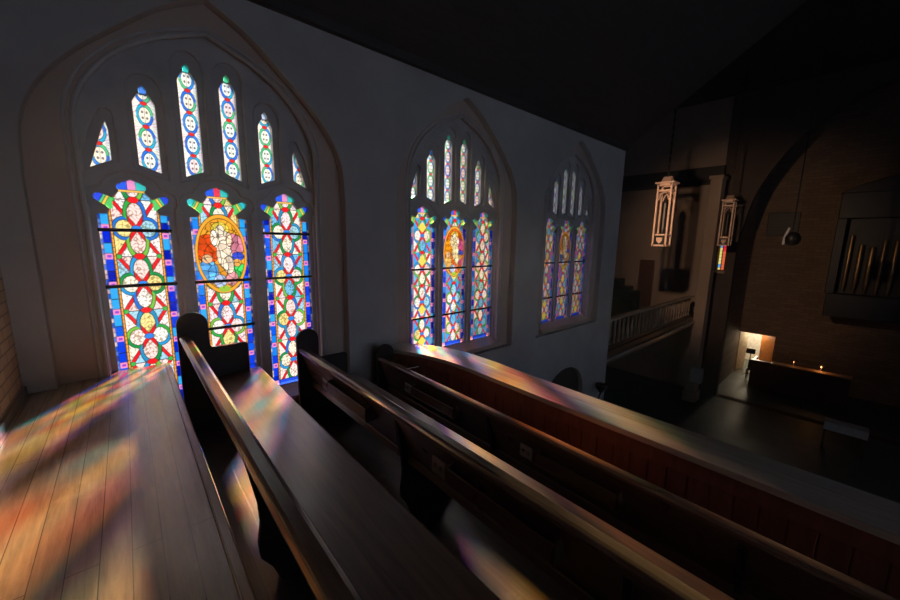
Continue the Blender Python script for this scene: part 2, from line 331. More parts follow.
def main_glass(x, z, w, l):
    n = np.floor((z - .05) / P_ + .5); v = (z - .05) - n * P_; u = x
    au, av = np.abs(u), np.abs(v); su, sv = np.sign(u), np.sign(v); seed = w * 7.3 + l * 3.1
    col = pick(hsh(n, su, sv * (au * .2275 > .135 * av), seed), PALE)
    # painted scroll work
    s = np.sin(95 * u + 2.2 * np.sin(75 * v + seed)) + np.sin(88 * v + 2.5 * np.sin(80 * u + n))
    col = col * np.where((np.abs(s) < .3)[:, None], np.array((.55, .42, .42)), 1.0)
    def put(mask, c): col[mask] = c if np.ndim(c) == 1 else c[mask]
    d1 = ell(u, av, 0, .108, .062, .122); d2 = ell(au, v, .072, 0, .068, .082); d = np.minimum(d1, d2)
    ins = d < 0
    lob = np.where(d1 < d2, 1, 2)
    put(ins, pick(hsh(n, lob * np.where(lob == 1, sv, su), seed + 1.7), PALE) * np.where((np.abs(s) < .42)[:, None], np.array((.5, .45, .35)), 1.0))
    band = np.abs(au * .2275 - .135 * av) / .2645
    bw = .0105 if w == 1 else .0135
    put(band < bw + .004, LEAD); put(band < bw, np.array(RED))
    put(np.abs(d) < .0135, LEAD)
    put(np.abs(d) < .009, pick(hsh(n, su, sv, lob, seed + .3), RINGC))
    put((P_ / 2 - av) < .0035, LEAD)
    dk = ell(u, P_ / 2 - av, 0, 0, .034, .024); put(dk < .003, LEAD); put(dk < 0, np.array((.9, .015, .02)))
    dk = ell(u, v, 0, 0, .03, .022); put(dk < .003, LEAD); put(dk < 0, np.array((.03, .25, .85) if l != 9 else RED))
    dk = ell(au, P_ / 2 - av, .128, 0, .017, .017); put(dk < .003, LEAD); put(dk < 0, np.array((.05, .5, .08)))
    if w > 1:                                     # yellow diamonds of the farther windows
        dm = au / .07 + np.abs(av - .11) / .075
        put((dm < 1) & (hsh(n, sv, seed) > .72), np.array((.95, .72, .12)))
        put((dm > 1.15) & ~ins & (hsh(n, su, sv, seed + 8) > .72) & (au < .142) & (band > .015) & (np.abs(d) > .014), np.array((.05, .4, .9)) if w == 2 else np.array((.35, .2, .8)))
    if l == 1:                                    # medallion of the centre light
        c = MED[w]
        e = ell(u, z, 0, -.165, .2, .37)
        top = z > .0
        e = np.where(top, ell(u, z, 0, .0, .2 - .0, .2) + np.clip(z, 0, 1) * .12 * (1 - au / .2), e)
        e = np.minimum(ell(u, z, 0, -.17, .205, .36), 9)
        put(e < .006, LEAD); put(e < .002, np.array(GOLD) * np.array((1, .85, .6)))
        inn = e < -.016; put(inn & (e > -.02), LEAD)
        uu, zz = u, z + .17
        cells = np.floor((uu + .35 * zz) / .045) * 3.1 + np.floor((zz - .3 * uu) / .05)
        put(e < -.02, np.array(c['bg']) * (.75 + .35 * hsh(cells, seed))[:, None])
        def bl(cx, cz, rx, rz, cc, jit=.25, lead=.004):
            q = ell(u, z, cx, cz, rx, rz); k = (e < -.02)
            put(k & (q < lead), LEAD); put(k & (q < 0), np.array(cc) * (.62 + .45 * hsh(cells, seed + 2))[:, None])
        bl(-.11, -.12, .095, .13, c['wing']); bl(-.12, -.33, .08, .11, c['low1']); bl(.12, -.32, .07, .075, c['low2'])
        bl(.1, -.09, .085, .11, c['right']); bl(.13, -.19, .05, .04, (.05, .1, .8)); bl(-.12, -.21, .04, .04, (.95, .55, .3))
        bl(.07, -.4, .05, .07, c['low3']); bl(.12, -.25, .035, .035, (.95, .45, .1)); bl(-.03, -.42, .05, .06, (.5, .6, .95))
        bl(0, .06, .07, .065, c['halo']); bl(0, -.03, .075, .09, c['robe']); bl(.02, -.17, .06, .13, c['robe']); bl(.05, -.27, .045, .08, c['robe'])
        bl(-.055, -.02, .025, .07, c['robe']); bl(0, .055, .032, .042, (.98, .85, .68)); bl(.065, -.03, .022, .06, (.98, .7, .5))
        fold = np.abs(np.sin((u + .25 * z) * 110)) < .14
        put((ell(u, z, .02, -.14, .065, .18) < 0) & fold & (e < -.03), np.array((.5, .3, .2)))
        put((ell(u, z, 0, -.495, .05, .03) < 0), np.array((.35, .55, .05)))
        rg = np.random.RandomState(11 + w); gx, gz = np.meshgrid(np.arange(-.2, .21, .052), np.arange(-.54, .22, .062)); cx_ = (gx + rg.uniform(-.02, .02, gx.shape)).ravel(); cz_ = (gz + rg.uniform(-.024, .024, gz.shape)).ravel(); br = rg.uniform(.8, 1.5, cx_.shape)
        sel = np.where(e < -.024)[0]
        if len(sel):
            dd = np.hypot(u[sel, None] - cx_[None], (z[sel, None] - cz_[None])); o_ = np.argsort(dd, 1)[:, :2]; q = np.arange(len(sel))
            col[sel] = col[sel] * br[o_[:, 0]][:, None]; ed = dd[q, o_[:, 1]] - dd[q, o_[:, 0]] < .005; col[sel[ed]] = col[sel[ed]] * .15
    # borders
    med = (ell(u, z, 0, -.17, .205, .36) < .006) if l == 1 else np.zeros(u.shape, bool); keep = col[med].copy()
    b = au > .142; put(b, LEAD)
    k = (au > .1455) & (au < .1575) & ((z % .035) > .004); put(k, np.array(GOLD) * np.array((1, .8, .8)))
    hh = .5 * P_
    t = ((z + su * .03 + .02 * l) % hh)
    piece = np.floor((z + su * .03 + .02 * l) / hh); sub = (t > .13).astype(float)
    k = (au > .1625) & (au < .208); put(k & (t > .05) & (np.abs(t - .13) > .003), pick(hsh(piece, sub, su, seed + 5), BLUES))
    put(k & (t < .046), np.array((.9, .3, .62))); put(k & (np.abs(t - .023) < .010) & (np.abs(au - .185) < .012), np.array((.35, .05, .6)))
    k = (au > .2115); put(k & ((z % .04) > .005), pick(hsh(np.floor(z / .04), su, seed), [(.5, .35, .45), (.1, .2, .7), (.02, .1, .6), (.02, .05, .4), (.6, .5, .6)]))
    col[med] = keep
    # bottom border
    k = z < -1.515; put(k, LEAD); k = z < -1.522
    put(k & ((x % .15) > .005), np.array((.02, .08, .85))); put(k & (au > .165), np.array((.92, .35, .5)))
    # head: foils and crown
    k = (z > .2) & (au > .125); put(k, LEAD)
    rr = au - .13 + (z - .27) * .5
    put(k & (rr < .022), np.array((.1, .6, .15))); put(k & (rr > .025) & (rr < .042), np.array((.95, .62, .08))); put(k & (rr > .046) & (rr < .062), np.array((.1, .6, .25)))
    fo = np.array((.03, .08, .85)) if (w + l) % 2 else np.array((.04, .6, .65))
    put(k & (rr > .066), fo)
    k = z > .335; put(k, LEAD); put((z > .338) & (z < .352) & True, np.array((.95, .55, .1)))
    put((z > .356) & (x < -.028), np.array((.03, .12, .85))); put((z > .356) & (au < .024), np.array((.92, .3, .6) if l != 1 else (.85, .05, .1))); put((z > .356) & (x > .028), np.array((.05, .6, .55)))
    return col

def upper_glass(x, z, w, l):                      # l 0..5
    pp = .176; zb = .60
    n = np.floor((z - zb) / pp + .5); v = (z - zb) - n * pp; seed = w * 5.7 + l * 1.9 + 31
    au = np.abs(x); av = np.abs(v)
    side = np.sign(x)
    col = pick(hsh(n, side, np.sign(v), seed), [(1, .9, .92), (.95, .96, 1), (.99, .97, .85), (.9, .95, 1), (1, .82, .85)])
    def put(mask, c): col[mask] = c if np.ndim(c) == 1 else c[mask]
    fl = np.abs(np.sin(np.arctan2(x, pp / 2 - av + .001) * 9)) < .3; put(fl, np.array((.6, .4, .42)))
    e = ell(x, v, 0, 0, .05, .084)
    put(e < .004, LEAD); put(e < .001, pick(hsh(n, side, np.sign(v), seed + 3), [(.03, .3, .95), (.05, .6, .25), (.02, .5, .8), (.1, .65, .3), (.05, .35, .9), (.02, .2, .9)]))
    put(e < -.012, LEAD); put(e < -.015, pick(hsh(n, seed + 4), [(.97, .97, .9), (.9, .96, .92), (.98, .88, .75), (.88, .95, 1), (.98, .75, .8)]))
    dots = ell(au, av, .014, .022, .008, .011); put(dots < 0, np.array((.2, .18, .22)))
    put((np.abs(x) < .0018) & (e < -.015), np.array((.4, .35, .3)))
    r = ell(x, pp / 2 - av, 0, 0, .019, .015); put(r < .003, LEAD); put(r < 0, np.array((.9, .03, .03)))
    top = {0: .86, 1: 1.175, 2: 1.42, 3: 1.42, 4: 1.175, 5: .86}[l]
    if l in (1, 2, 3, 4):
        put(z > top - .062, np.array([(.1, .3, .9), (.05, .65, .6), (.1, .7, .35), (.6, .7, .95)][l - 1]))
        put((z > top - .072) & (z < top - .062), LEAD)
    return col

def glass_panel(name, poly, xc, cell, fn, parent, ss):
    px = np.array([p[0] for p in poly]); pz = np.array([p[1] for p in poly])
    x0, x1, z0, z1 = px.min() - .01, px.max() + .01, pz.min() - .01, pz.max() + .01
    nx = int((x1 - x0) / cell) + 1; nz = int((z1 - z0) / cell) + 1
    gx = np.linspace(x0, x1, nx + 1); gz = np.linspace(z0, z1, nz + 1)
    X, Z = np.meshgrid(gx, gz); X = X.ravel(); Z = Z.ravel()
    def inside(qx, qz):
        r = np.zeros(qx.shape, bool); n = len(px)
        for i in range(n):
            xa, za, xb, zb = px[i], pz[i], px[(i + 1) % n], pz[(i + 1) % n]
            if za == zb: continue
            c = ((za > qz) != (zb > qz)) & (qx < (xb - xa) * (qz - za) / (zb - za) + xa); r ^= c
        return r
    ok = np.zeros(X.shape, bool)
    for dx in (-.01, 0, .01):
        for dz in (-.01, 0, .01): ok |= inside(X + dx, Z + dz)
    col = np.zeros((len(X), 3)); st = cell / ss
    for i in range(ss):
        for j in range(ss):
            col += fn(X - xc + (i - (ss - 1) / 2) * st, Z + (j - (ss - 1) / 2) * st)
    col /= ss * ss
    I = np.arange((nx + 1) * (nz + 1)).reshape(nz + 1, nx + 1)
    f = np.stack([I[:-1, :-1].ravel(), I[:-1, 1:].ravel(), I[1:, 1:].ravel(), I[1:, :-1].ravel()], 1)
    f = f[ok[f].any(1)]
    used = np.unique(f); mp = -np.ones(len(X), int); mp[used] = np.arange(len(used)); f = mp[f]; X, Z, col = X[used], Z[used], col[used]
    off = parent.location
    verts = np.stack([X + 0, np.full(len(X), GY - .008 - off.y), Z - off.z], 1).astype(np.float32)
    me = bpy.data.meshes.new(name)
    me.vertices.add(len(verts)); me.vertices.foreach_set('co', verts.ravel())
    me.loops.add(len(f) * 4); me.loops.foreach_set('vertex_index', f.ravel().astype(np.int32))
    me.polygons.add(len(f)); me.polygons.foreach_set('loop_start', np.arange(0, len(f) * 4, 4, dtype=np.int32))
    try: me.polygons.foreach_set('loop_total', np.full(len(f), 4, np.int32))
    except Exception: pass
    me.update(calc_edges=True)
    at = me.color_attributes.new('tint', 'FLOAT_COLOR', 'POINT')
    rgba = np.ones((len(verts), 4), np.float32); rgba[:, :3] = np.clip(col, 0, 1) * .95; at.data.foreach_set('color', rgba.ravel())
    me.materials.append(M['glass'])
    return link(bpy.data.objects.new(name, me), parent)

def make_window(i):
    w = i + 1; xc = WX[i]
    root = empty('window_%d' % w, (xc, GY, 0)); root['kind'] = 'structure'
    root['label'] = ['tall traceried stained glass window nearest the camera, above the first pews', 'stained glass window beyond the curved end of the parapet, second along the wall', 'small looking stained glass window farthest along the wall'][i]
    cell, ss = [(.0045, 2), (.0075, 3), (.011, 4)][i]
    lights = [(-LP, 0), (0, 1), (LP, 2)]
    holes = [shift(headhole, xc + dx) for dx, _ in lights] + [shift(h, xc) for h in uph]
    slab('tracery', shift(archA_big, xc), holes, 3.978, 4.045, M['stone'], root, .004, 1)
    holes = [shift(fronthole, xc + dx) for dx, _ in lights] + [shift(h, xc) for h in upf]
    slab('tracery_moulding', shift(archA_big, xc), holes, 3.942, 3.980, M['stone'], root, .014, 3, smooth=True)
    for dx, l in lights:
        glass_panel('stained_glass_panel', shift(headhole, dx), dx, cell, lambda a, b, l=l: main_glass(a, b, w, l), root, ss)
    cs = [-.455, -.152, .144, .443, -.752, .752]; ls = [1, 2, 3, 4, 0, 5]
    for h, c, l in zip(uph, cs, ls):
        glass_panel('tracery_glass', h, c, cell, lambda a, b, l=l: upper_glass(a, b, w, l), root, ss)
    if w == 1: bars = [(-LP, .035), (-LP, -.4176), (0, -.4176), (0, -.864), (LP, .035), (LP, -.4176), ]
    else: bars = [(dx, zz) for dx, _ in lights for zz in (-.4056, -1.0896)]
    for dx, zz in bars:
        MB().box(xc + dx - .232, xc + dx + .232, 3.975, 3.995, zz - .0135, zz + .0135).build('saddle_bar', M['bar'], root, .003)
    # moulding that follows the arch of the opening
    path = [(x + xc, 3.878, z) for x, z in archA_full]
    for k, (r, g) in enumerate(((.018, 0), (.011, .05))):
        pp = [((x - xc) * (1 + g) + xc, y, z + (g * .8 if z > .5 else 0)) for x, y, z in path]
        MB().tube(pp, r, 8).build('arch_moulding', M['stone'], root, smooth=True)
    # sloping sill
    MB().prism_x([(3.99, -1.575), (3.99, -1.72), (3.80, -1.72), (3.80, -1.66)], xc - .9, xc + .9).build('window_sill', M['niche'], root)
    return root
for i in range(3): make_window(i)

# ------------------------------------------------------------------ setting: window wall
TOP = 2.0
lowarch = [(5.85, -4.9), (7.35, -4.9), (7.35, -3.2)] + arc(6.6, -3.2, .75, .62, 0, 180, 12)[1:]
wo = [(-.9, -6.1), (8.45, -6.1), (8.45, TOP), (-.9, TOP)]
w = slab('wall_left', wo, [shift(recess, x) for x in WX] + [lowarch], 3.77, 3.88, M['wall'], None, .004, 1); w['kind'] = 'structure'
w = slab('wall_niche', [(-.9, -6.1), (8.45, -6.1), (8.45, 2.6), (-.9, 2.6)], [shift(archA_full, x) for x in WX], 3.88, 4.12, M['niche'], None, .006, 1)
w.name = 'trim_1'; w['kind'] = 'structure'
dd_ = MB().box(5.8, 7.4, 3.862, 3.885, -6.0, -2.5).build('recess_shade', M['archw']); dd_['kind'] = 'structure'; dd_['label'] = 'dark sheet for the shade in the arched recess low in the window wall'  # dark sheet added to stand for the shade inside the low recess
# cornice line at the wall top
def struct(name, mb, mat, bevel=0):
    o = mb.build(name, mat, None, bevel); o['kind'] = 'structure'; return o
struct('trim_2', MB().box(-.63, 8.45, 3.70, 3.775, 1.985, 2.08), M['roof'])
struct('wall_back', MB().box(-.83, -.63, -8, 4.1, -6.2, 6.3), M['brickA'])
struct('baseboard_back', MB().box(-.63, -.612, -5, 3.77, -1.12, -1.06), M['pew'], .003)

# floors of the gallery
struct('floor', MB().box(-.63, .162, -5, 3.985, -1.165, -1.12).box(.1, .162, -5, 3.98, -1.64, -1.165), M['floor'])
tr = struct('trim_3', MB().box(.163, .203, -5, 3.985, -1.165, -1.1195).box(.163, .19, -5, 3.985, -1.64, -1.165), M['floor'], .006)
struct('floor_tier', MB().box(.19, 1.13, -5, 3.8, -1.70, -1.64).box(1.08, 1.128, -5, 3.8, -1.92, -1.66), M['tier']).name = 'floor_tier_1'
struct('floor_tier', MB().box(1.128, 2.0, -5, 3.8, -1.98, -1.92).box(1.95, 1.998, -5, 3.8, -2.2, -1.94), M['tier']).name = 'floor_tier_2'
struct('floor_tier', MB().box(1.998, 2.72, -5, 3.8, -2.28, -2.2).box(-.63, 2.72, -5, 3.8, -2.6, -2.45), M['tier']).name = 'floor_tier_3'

# ------------------------------------------------------------------ parapet
capz = -1.3
inner = smooth_path([(2.21, 3.762), (2.298, 3.522), (2.407, 3.272), (2.495, 2.966), (2.53, 2.626), (2.527, 2.2), (2.518, 1.6), (2.515, 1.1)], 5) + [(2.515, -5)]
outer = smooth_path([(2.54, 3.762), (2.62, 3.62), (2.78, 3.361), (2.885, 3.005), (2.905, 2.6), (2.885, 2.1), (2.87, 1.6), (2.868, 1.1)], 5) + [(2.868, -5)]
par = empty('gallery_parapet', (2.7, 1, -2.2))
tag(par, 'curved gallery parapet with a broad pale wooden cap over red-brown boarding', 'parapet')
seam = [((a[0] * .42 + b[0] * .58), (a[1] * .42 + b[1] * .58)) for a, b in zip(inner, outer)]
seam2 = [((a[0] * .413 + b[0] * .587), (a[1] * .413 + b[1] * .587)) for a, b in zip(inner, outer)]
def strip(a, b, z0, z1, nm, mat, bev=.006):
    mb = MB(); n = len(a)
    for k in range(n - 1):
        pass
    vs = []; fs = []
    for p, q in zip(a, b): vs += [(p[0], p[1], z0), (q[0], q[1], z0), (q[0], q[1], z1), (p[0], p[1], z1)]
    for k in range(n - 1):
        o = 4 * k
        for j in range(4): fs.append((o + j, o + (j + 1) % 4, o + 4 + (j + 1) % 4, o + 4 + j))
    fs += [(0, 1, 2, 3), (4 * n - 1, 4 * n - 2, 4 * n - 3, 4 * n - 4)]
    return mb.add(vs, fs).build(nm, mat, par, bev)
def lerp(a, b, t): return [((p[0] * (1 - t) + q[0] * t), (p[1] * (1 - t) + q[1] * t)) for p, q in zip(a, b)]
strip(inner, seam, capz - .045, capz, 'cap_board', M['cap'])
strip(seam2, outer, capz - .045, capz - .002, 'cap_board', M['cap'])
strip(lerp(inner, outer, .12), lerp(inner, outer, .2), capz - .17, capz - .045, 'frieze_board', M['guard'], .003)
strip(lerp(inner, outer, .2), lerp(inner, outer, .8), -2.6, capz - .045, 'parapet_core', M['guard'], 0)
strip(lerp(inner, outer, .13), lerp(inner, outer, .2), -2.2, -2.08, 'parapet_skirting', M['guard'], .004)
# vertical boarding: one piece with proud boards and gaps
bd = MB(); base = lerp(inner, outer, .17); base2 = lerp(inner, outer, .2)
dense = []
for k in range(len(base) - 1):
    L = math.dist(base[k], base[k + 1]); m = max(1, int(L / .03))
    for j in range(m): dense.append(((base[k][0] * (1 - j / m) + base[k + 1][0] * j / m), (base[k][1] * (1 - j / m) + base[k + 1][1] * j / m)))
acc = 0; start = dense[0]; last = dense[0]
for p in dense[1:]:
    acc += math.dist(last, p); last = p
    if acc >= .1:
        d = Vector((p[0] - start[0], p[1] - start[1])); d.normalize(); nn = Vector((-d.y, d.x)) * -.012
        a = Vector(start) + d * .004; b = Vector(p) - d * .004
        bd.prism_z([(a.x, a.y), (b.x, b.y), (b.x - nn.x, b.y - nn.y), (a.x - nn.x, a.y - nn.y)], -2.08, capz - .17)
        start = p; acc = 0
bd.build('vertical_boarding', M['guard'], par, .003, 1)

# ------------------------------------------------------------------ pews
def end_panel(x0, ztop, xw, arm_z, arm_x, zf, y0, y1):
    hw = xw / 2
    poly = [(x0, zf), (x0, ztop - .10)] + [(x0 + hw - hw * math.cos(math.radians(a)), ztop - .10 + .10 * math.sin(math.radians(a))) for a in range(10, 171, 16)] + [(x0 + xw, ztop - .10)]
    if arm_x:
        poly += [(x0 + xw, arm_z + .035), (x0 + xw + .012, arm_z + .008), (x0 + xw + .045, arm_z), (arm_x - .02, arm_z), (arm_x, arm_z - .012), (arm_x, zf)]
    else: poly += [(x0 + xw, zf)]
    return MB().prism_y(poly, y0, y1)

def support_poly(xr, zr, xs, zs, zf, xb):
    """scrolled support below the seat and behind the back: xr,zr rail; xs seat front; xb back bottom"""
    return [(xr - .005, zr - .05), (xr + .012, zr - .2), (xb - .075, zs - .02), (xb - .07, zs - .12), (xb - .085, zs - .22), (xb - .08, zs - .29), (xb - .035, zs - .36), (xb + .0, zf),
            (xs - .06, zf), (xs - .07, zf + .08), (xs - .14, zf + .16), (xs - .15, zs - .16), (xs - .05, zs - .06), (xs - .05, zs - .038), (xb - .01, zs - .04), (xb - .03, zs + .0), (xr + .01, zr - .06)]

def rack(par_, x, y0, y1, ztop, h=.09, d=.085, lean=.02):
    r = MB()
    r.box(x - d, x - d + .012, y0, y1, ztop - h, ztop)                      # lip
    r.box(x - d, x + .03, y0, y1, ztop - h - .012, ztop - h)
    r.prism_y([(x - d, ztop - h), (x + .03, ztop - h), (x + .02, ztop + .03), (x - d, ztop)], y0, y0 + .012)
    r.prism_y([(x - d, ztop - h), (x + .03, ztop - h), (x + .02, ztop + .03), (x - d, ztop)], y1 - .012, y1)
    o = r.build('hymnal_rack', M['pew'], par_, .002, 1)
    # cup holder beside the rack: small plate with two holes
    pl = [(y1 + .03, ztop - .10), (y1 + .14, ztop - .10), (y1 + .14, ztop - .01), (y1 + .03, ztop - .01)]
    def circ(c, cz, r_): return [(c + r_ * math.cos(a * PI / 6), cz + r_ * math.sin(a * PI / 6)) for a in range(12)]
    c = slab('cup_holder', pl, [circ(y1 + .06, ztop - .055, .019), circ(y1 + .11, ztop - .055, .019)], x - .062, x - .05, M['cup'], par_, 0, 1, 'x')
    MB().box(x - .05, x + .02, y1 + .04, y1 + .13, ztop - .10, ztop - .085).build('bracket', M['cup'], c)
    return o

def make_pew(name, label, xr, zr, zf, y_near, y_far, xs, sup_y, seat=True, racks=(), railw=.07, ptop=.175, arm=True):
    root = empty(name, (xr + .2, y_far, zf)); tag(root, label, 'pew' if seat else 'screen')
    xl, xrr = xr - railw / 2, xr + railw / 2
    zs = zr - .395; xb = xr + .125
    # rail with rounded top
    prof = [(xl, zr - .045), (xl - .004, zr - .022), (xl + .004, zr - .006), (xl + .018, zr), (xrr - .018, zr), (xrr - .004, zr - .006), (xrr + .004, zr - .022), (xrr, zr - .045), (xrr - .02, zr - .06), (xl + .02, zr - .06)]
    MB().prism_y(prof, y_near, y_far).build('top_rail', M['rail'], root, .004, 2)
    # back panel, leaning
    zb = zs - (0.03 if seat else .05)
    MB().prism_y([(xr - .014, zr - .055), (xr + .014, zr - .055), (xb + .012, zb), (xb - .012, zb)], y_near, y_far).build('backrest', M['pew'], root, .003, 1)
    MB().prism_y([(xb - .045, zb + .0), (xb - .012, zb - .004), (xb - .018, zb + .055), (xb - .040, zb + .05)], y_near, y_far).build('bottom_rail', M['rail' if seat else 'pew'], root, .003, 1)
    if seat:
        MB().prism_y([(xb - .01, zs - .035), (xb - .01, zs - .012), (xs - .012, zs + .004), (xs, zs - .004), (xs, zs - .024), (xs - .012, zs - .032)], y_near, y_far).build('seat', M['seat'], root, .004, 2)
    end_panel(xl - .012, zr + ptop, .212, zr - .14, (xs - .09) if arm else None, zf, y_far - .022, y_far + .022).build('end_panel', M['panel'], root, .006, 2)
    for sy_ in sup_y:
        if seat:
            MB().prism_y(support_poly(xr, zr, xs, zs, zf, xb), sy_ - .02, sy_ + .02).build('support', M['panel'], root, .004, 1)
        else:
            MB().prism_y([(xr - .01, zr - .05), (xr + .03, zr - .3), (xb - .03, zr - .45), (xb - .06, zf + .12), (xb - .12, zf), (xb + .3, zf), (xb + .2, zf + .1), (xb + .08, zr - .45), (xr + .03, zr - .05)], sy_ - .02, sy_ + .02).build('support', M['panel'], root, .004, 1)
    for (a, b, zt) in racks:
        rack(root, xr + (zr - zt) * .3, a, b, zt)
    return root

make_pew('pew', 'dark wooden pew nearest the camera, its broad glossy seat catching coloured light', .29, -.79, -1.64, -2.6, 3.567, .832, (1.68, -.3))
make_pew('pew', 'dark wooden pew with hymnal racks on its back, in the middle between two rows', 1.213, -1.07, -1.92, .12, 3.567, 1.775, (1.88, .4), racks=((2.2, 2.87, -1.2), (.66, 1.33, -1.2)))
make_pew('pew_screen', 'dark wooden front screen with hymnal racks, next to the curved parapet', 2.10, -1.347, -2.2, -1.2, 3.567, 2.5, (1.87, .2), seat=False, racks=((2.25, 2.9, -1.49), (.78, 1.38, -1.49)), railw=.06, ptop=.133, arm=False)
pc = MB().tube([(2.09, 3.0, -1.338), (2.21, 2.97, -1.33)], .006, 6).build('pencil', M['cloth'])
tag(pc, 'small pale pencil lying across the top rail of the front screen', 'pencil')

# ------------------------------------------------------------------ nave shell
CX = 8.45
struct('ceiling', MB().add([(-.9, 3.9, 1.95), (CX, 3.9, 1.95), (CX, -1.5, 5.6), (-.9, -1.5, 5.6), (-.9, 3.9, 2.15), (CX, 3.9, 2.15), (CX, -1.5, 5.8), (-.9, -1.5, 5.8)],
       [(0, 1, 2, 3), (7, 6, 5, 4), (0, 4, 5, 1), (1, 5, 6, 2), (2, 6, 7, 3), (3, 7, 4, 0)]), M['roof'])
struct('ceiling_right', MB().add([(-.9, -6.8, 1.95), (CX, -6.8, 1.95), (CX, -1.5, 5.6), (-.9, -1.5, 5.6), (-.9, -6.8, 2.15), (CX, -6.8, 2.15), (CX, -1.5, 5.8), (-.9, -1.5, 5.8)],
       [(0, 1, 2, 3), (7, 6, 5, 4), (0, 4, 5, 1), (1, 5, 6, 2), (2, 6, 7, 3), (3, 7, 4, 0)]), M['roof'])
for k, xb in enumerate(()):
    struct('trim_%d' % (10 + k), MB().add([(xb - .08, 3.77, 1.7), (xb + .08, 3.77, 1.7), (xb + .08, -1.5, 5.35), (xb - .08, -1.5, 5.35), (xb - .08, 3.77, 2.03), (xb + .08, 3.77, 2.03), (xb + .08, -1.5, 5.62), (xb - .08, -1.5, 5.62)],
       [(0, 1, 2, 3), (7, 6, 5, 4), (0, 4, 5, 1), (1, 5, 6, 2), (2, 6, 7, 3), (3, 7, 4, 0)]), M['roof'])
struct('ceiling_crossing', MB().box(CX, 17.6, -7, 9, 5.45, 6.2).box(17.6, 22.2, -7, 9, 6.0, 6.2).prism_x([(8.9, 3.6), (8.9, 5.6), (6.9, 5.6), (7.5, 5.0), (8.0, 4.3)], CX, 17.5).prism_x([(4.1, 2.1), (4.1, 6.1), (-7, 6.1), (-7, 2.1), (-1.5, 5.75)], CX, CX + .1), M['roof'])
struct('floor_nave', MB().box(-.63, 26, -7, 9, -6.25, -6.1), M['navefloor'])
ow = []
for x in (.7, 3.6, 6.6): ow.append([(x - 1.1, -1.6), (x + 1.1, -1.6), (x + 1.1, .6)] + arc(x, .6, 1.1, 1.0, 0, 180, 12)[1:])
o = slab('wall_right', [(-.83, -6.2), (22.2, -6.2), (22.2, 6.2), (-.83, 6.2)], ow, -7.0, -6.8, M['wall'], None, 0, 1); o['kind'] = 'structure'
for k, x in enumerate((.7, 3.6, 6.6)):  # unseen windows added in the opposite wall for soft fill light
    wr = empty('window_%d' % (5 + k), (x, -6.9, 0)); wr['kind'] = 'structure'
    MB().prism_y(ow[k], -6.905, -6.895).build('fill_window_glass', M['fill_glass'], wr)
    MB().box(x - .03, x + .03, -6.94, -6.86, -1.6, 1.6).box(x - 1.1, x + 1.1, -6.94, -6.86, -.3, -.24).build('mullion', M['stone'], wr)
# transept: return wall, outer wall, far wall with beam
struct('wall_transept', MB().box(8.35, 8.5, 4.12, 9, -6.2, 6.2).box(8.4, 17.7, 8.8, 9, -6.2, 6.2), M['wall'])
struct('wall_transept_end', MB().box(17.5, 17.7, 3.86, 8.9, -6.2, 6.2), M['trans'])
struct('trim_20', MB().box(17.2, 17.5, 3.9, 8.8, 2.42, 2.95).box(17.35, 17.5, 3.9, 8.8, 2.32, 2.42), M['roof'])
struct('trim_21', MB().box(16.0, 16.5, 3.64, 4.0, -6.1, 2.4).box(15.94, 16.56, 3.6, 4.05, 2.3, 2.42).box(15.95, 16.55, 3.58, 4.04, -6.1, -5.7), M['trans'], .02)
# chancel arch wall
arch = [(3.25, -6.09), (3.25, -.2)] + smooth_path([(3.22, .18), (2.86, 1.98), (1.98, 3.55), (.95, 4.45), (0, 4.9), (-1.5, 5.3)], 5)
arch = arch + [(-3 - y, z) for y, z in reversed(arch)][1:]
hole = [(3.56, -1.0), (3.82, -1.0), (3.82, .25), (3.69, .42), (3.56, .25)]
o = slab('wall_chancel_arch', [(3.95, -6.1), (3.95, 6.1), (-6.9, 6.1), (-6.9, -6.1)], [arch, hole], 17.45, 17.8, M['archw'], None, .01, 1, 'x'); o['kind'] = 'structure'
# lancet in the arch wall
wl = empty('window_4', (17.6, 3.69, -1)); wl['kind'] = 'structure'; wl['label'] = 'small narrow lancet with yellow and red glass beside the far arch'
def lancet(x, z, w=0, l=0):
    n = np.floor(z / .13); s = np.sign(x)
    col = pick(hsh(n, s, 3.3), [(.95, .7, .1), (.95, .8, .3), (.1, .4, .8), (.9, .75, .2), (.3, .6, .3)])
    k = x < -.01; col[k] = pick(hsh(n, 9.1), [(.95, .05, .02), (.9, .02, .05), (.95, .15, .05)])[k]
    col[np.abs(x) < .012] = LEAD; col[(z % .13) < .012] = LEAD
    return col
def lancet_panel():
    nx, nz = 24, 120; ys = np.linspace(3.56, 3.82, nx + 1); zs = np.linspace(-1, .42, nz + 1)
    Y, Z = np.meshgrid(ys, zs); Y = Y.ravel(); Z = Z.ravel()
    col = lancet(Y - 3.69, Z)
    I = np.arange((nx + 1) * (nz + 1)).reshape(nz + 1, nx + 1)
    f = np.stack([I[:-1, :-1].ravel(), I[:-1, 1:].ravel(), I[1:, 1:].ravel(), I[1:, :-1].ravel()], 1)
    me = bpy.data.meshes.new('lancet_glass'); me.from_pydata([(0.0, float(a) - 3.69, float(b) + 1) for a, b in zip(Y, Z)], [], f.tolist())
    at = me.color_attributes.new('tint', 'FLOAT_COLOR', 'POINT'); rgba = np.ones((len(Y), 4), np.float32); rgba[:, :3] = np.clip(col, 0, 1) * .95; at.data.foreach_set('color', rgba.ravel())
    me.materials.append(M['glass']); link(bpy.data.objects.new('lancet_glass', me), wl)
lancet_panel()
MB().prism_y([(17.32, -1.07), (17.46, -1.0), (17.46, -1.12), (17.32, -1.12)], 3.5, 3.88).build('window_sill', M['trans'], wl)
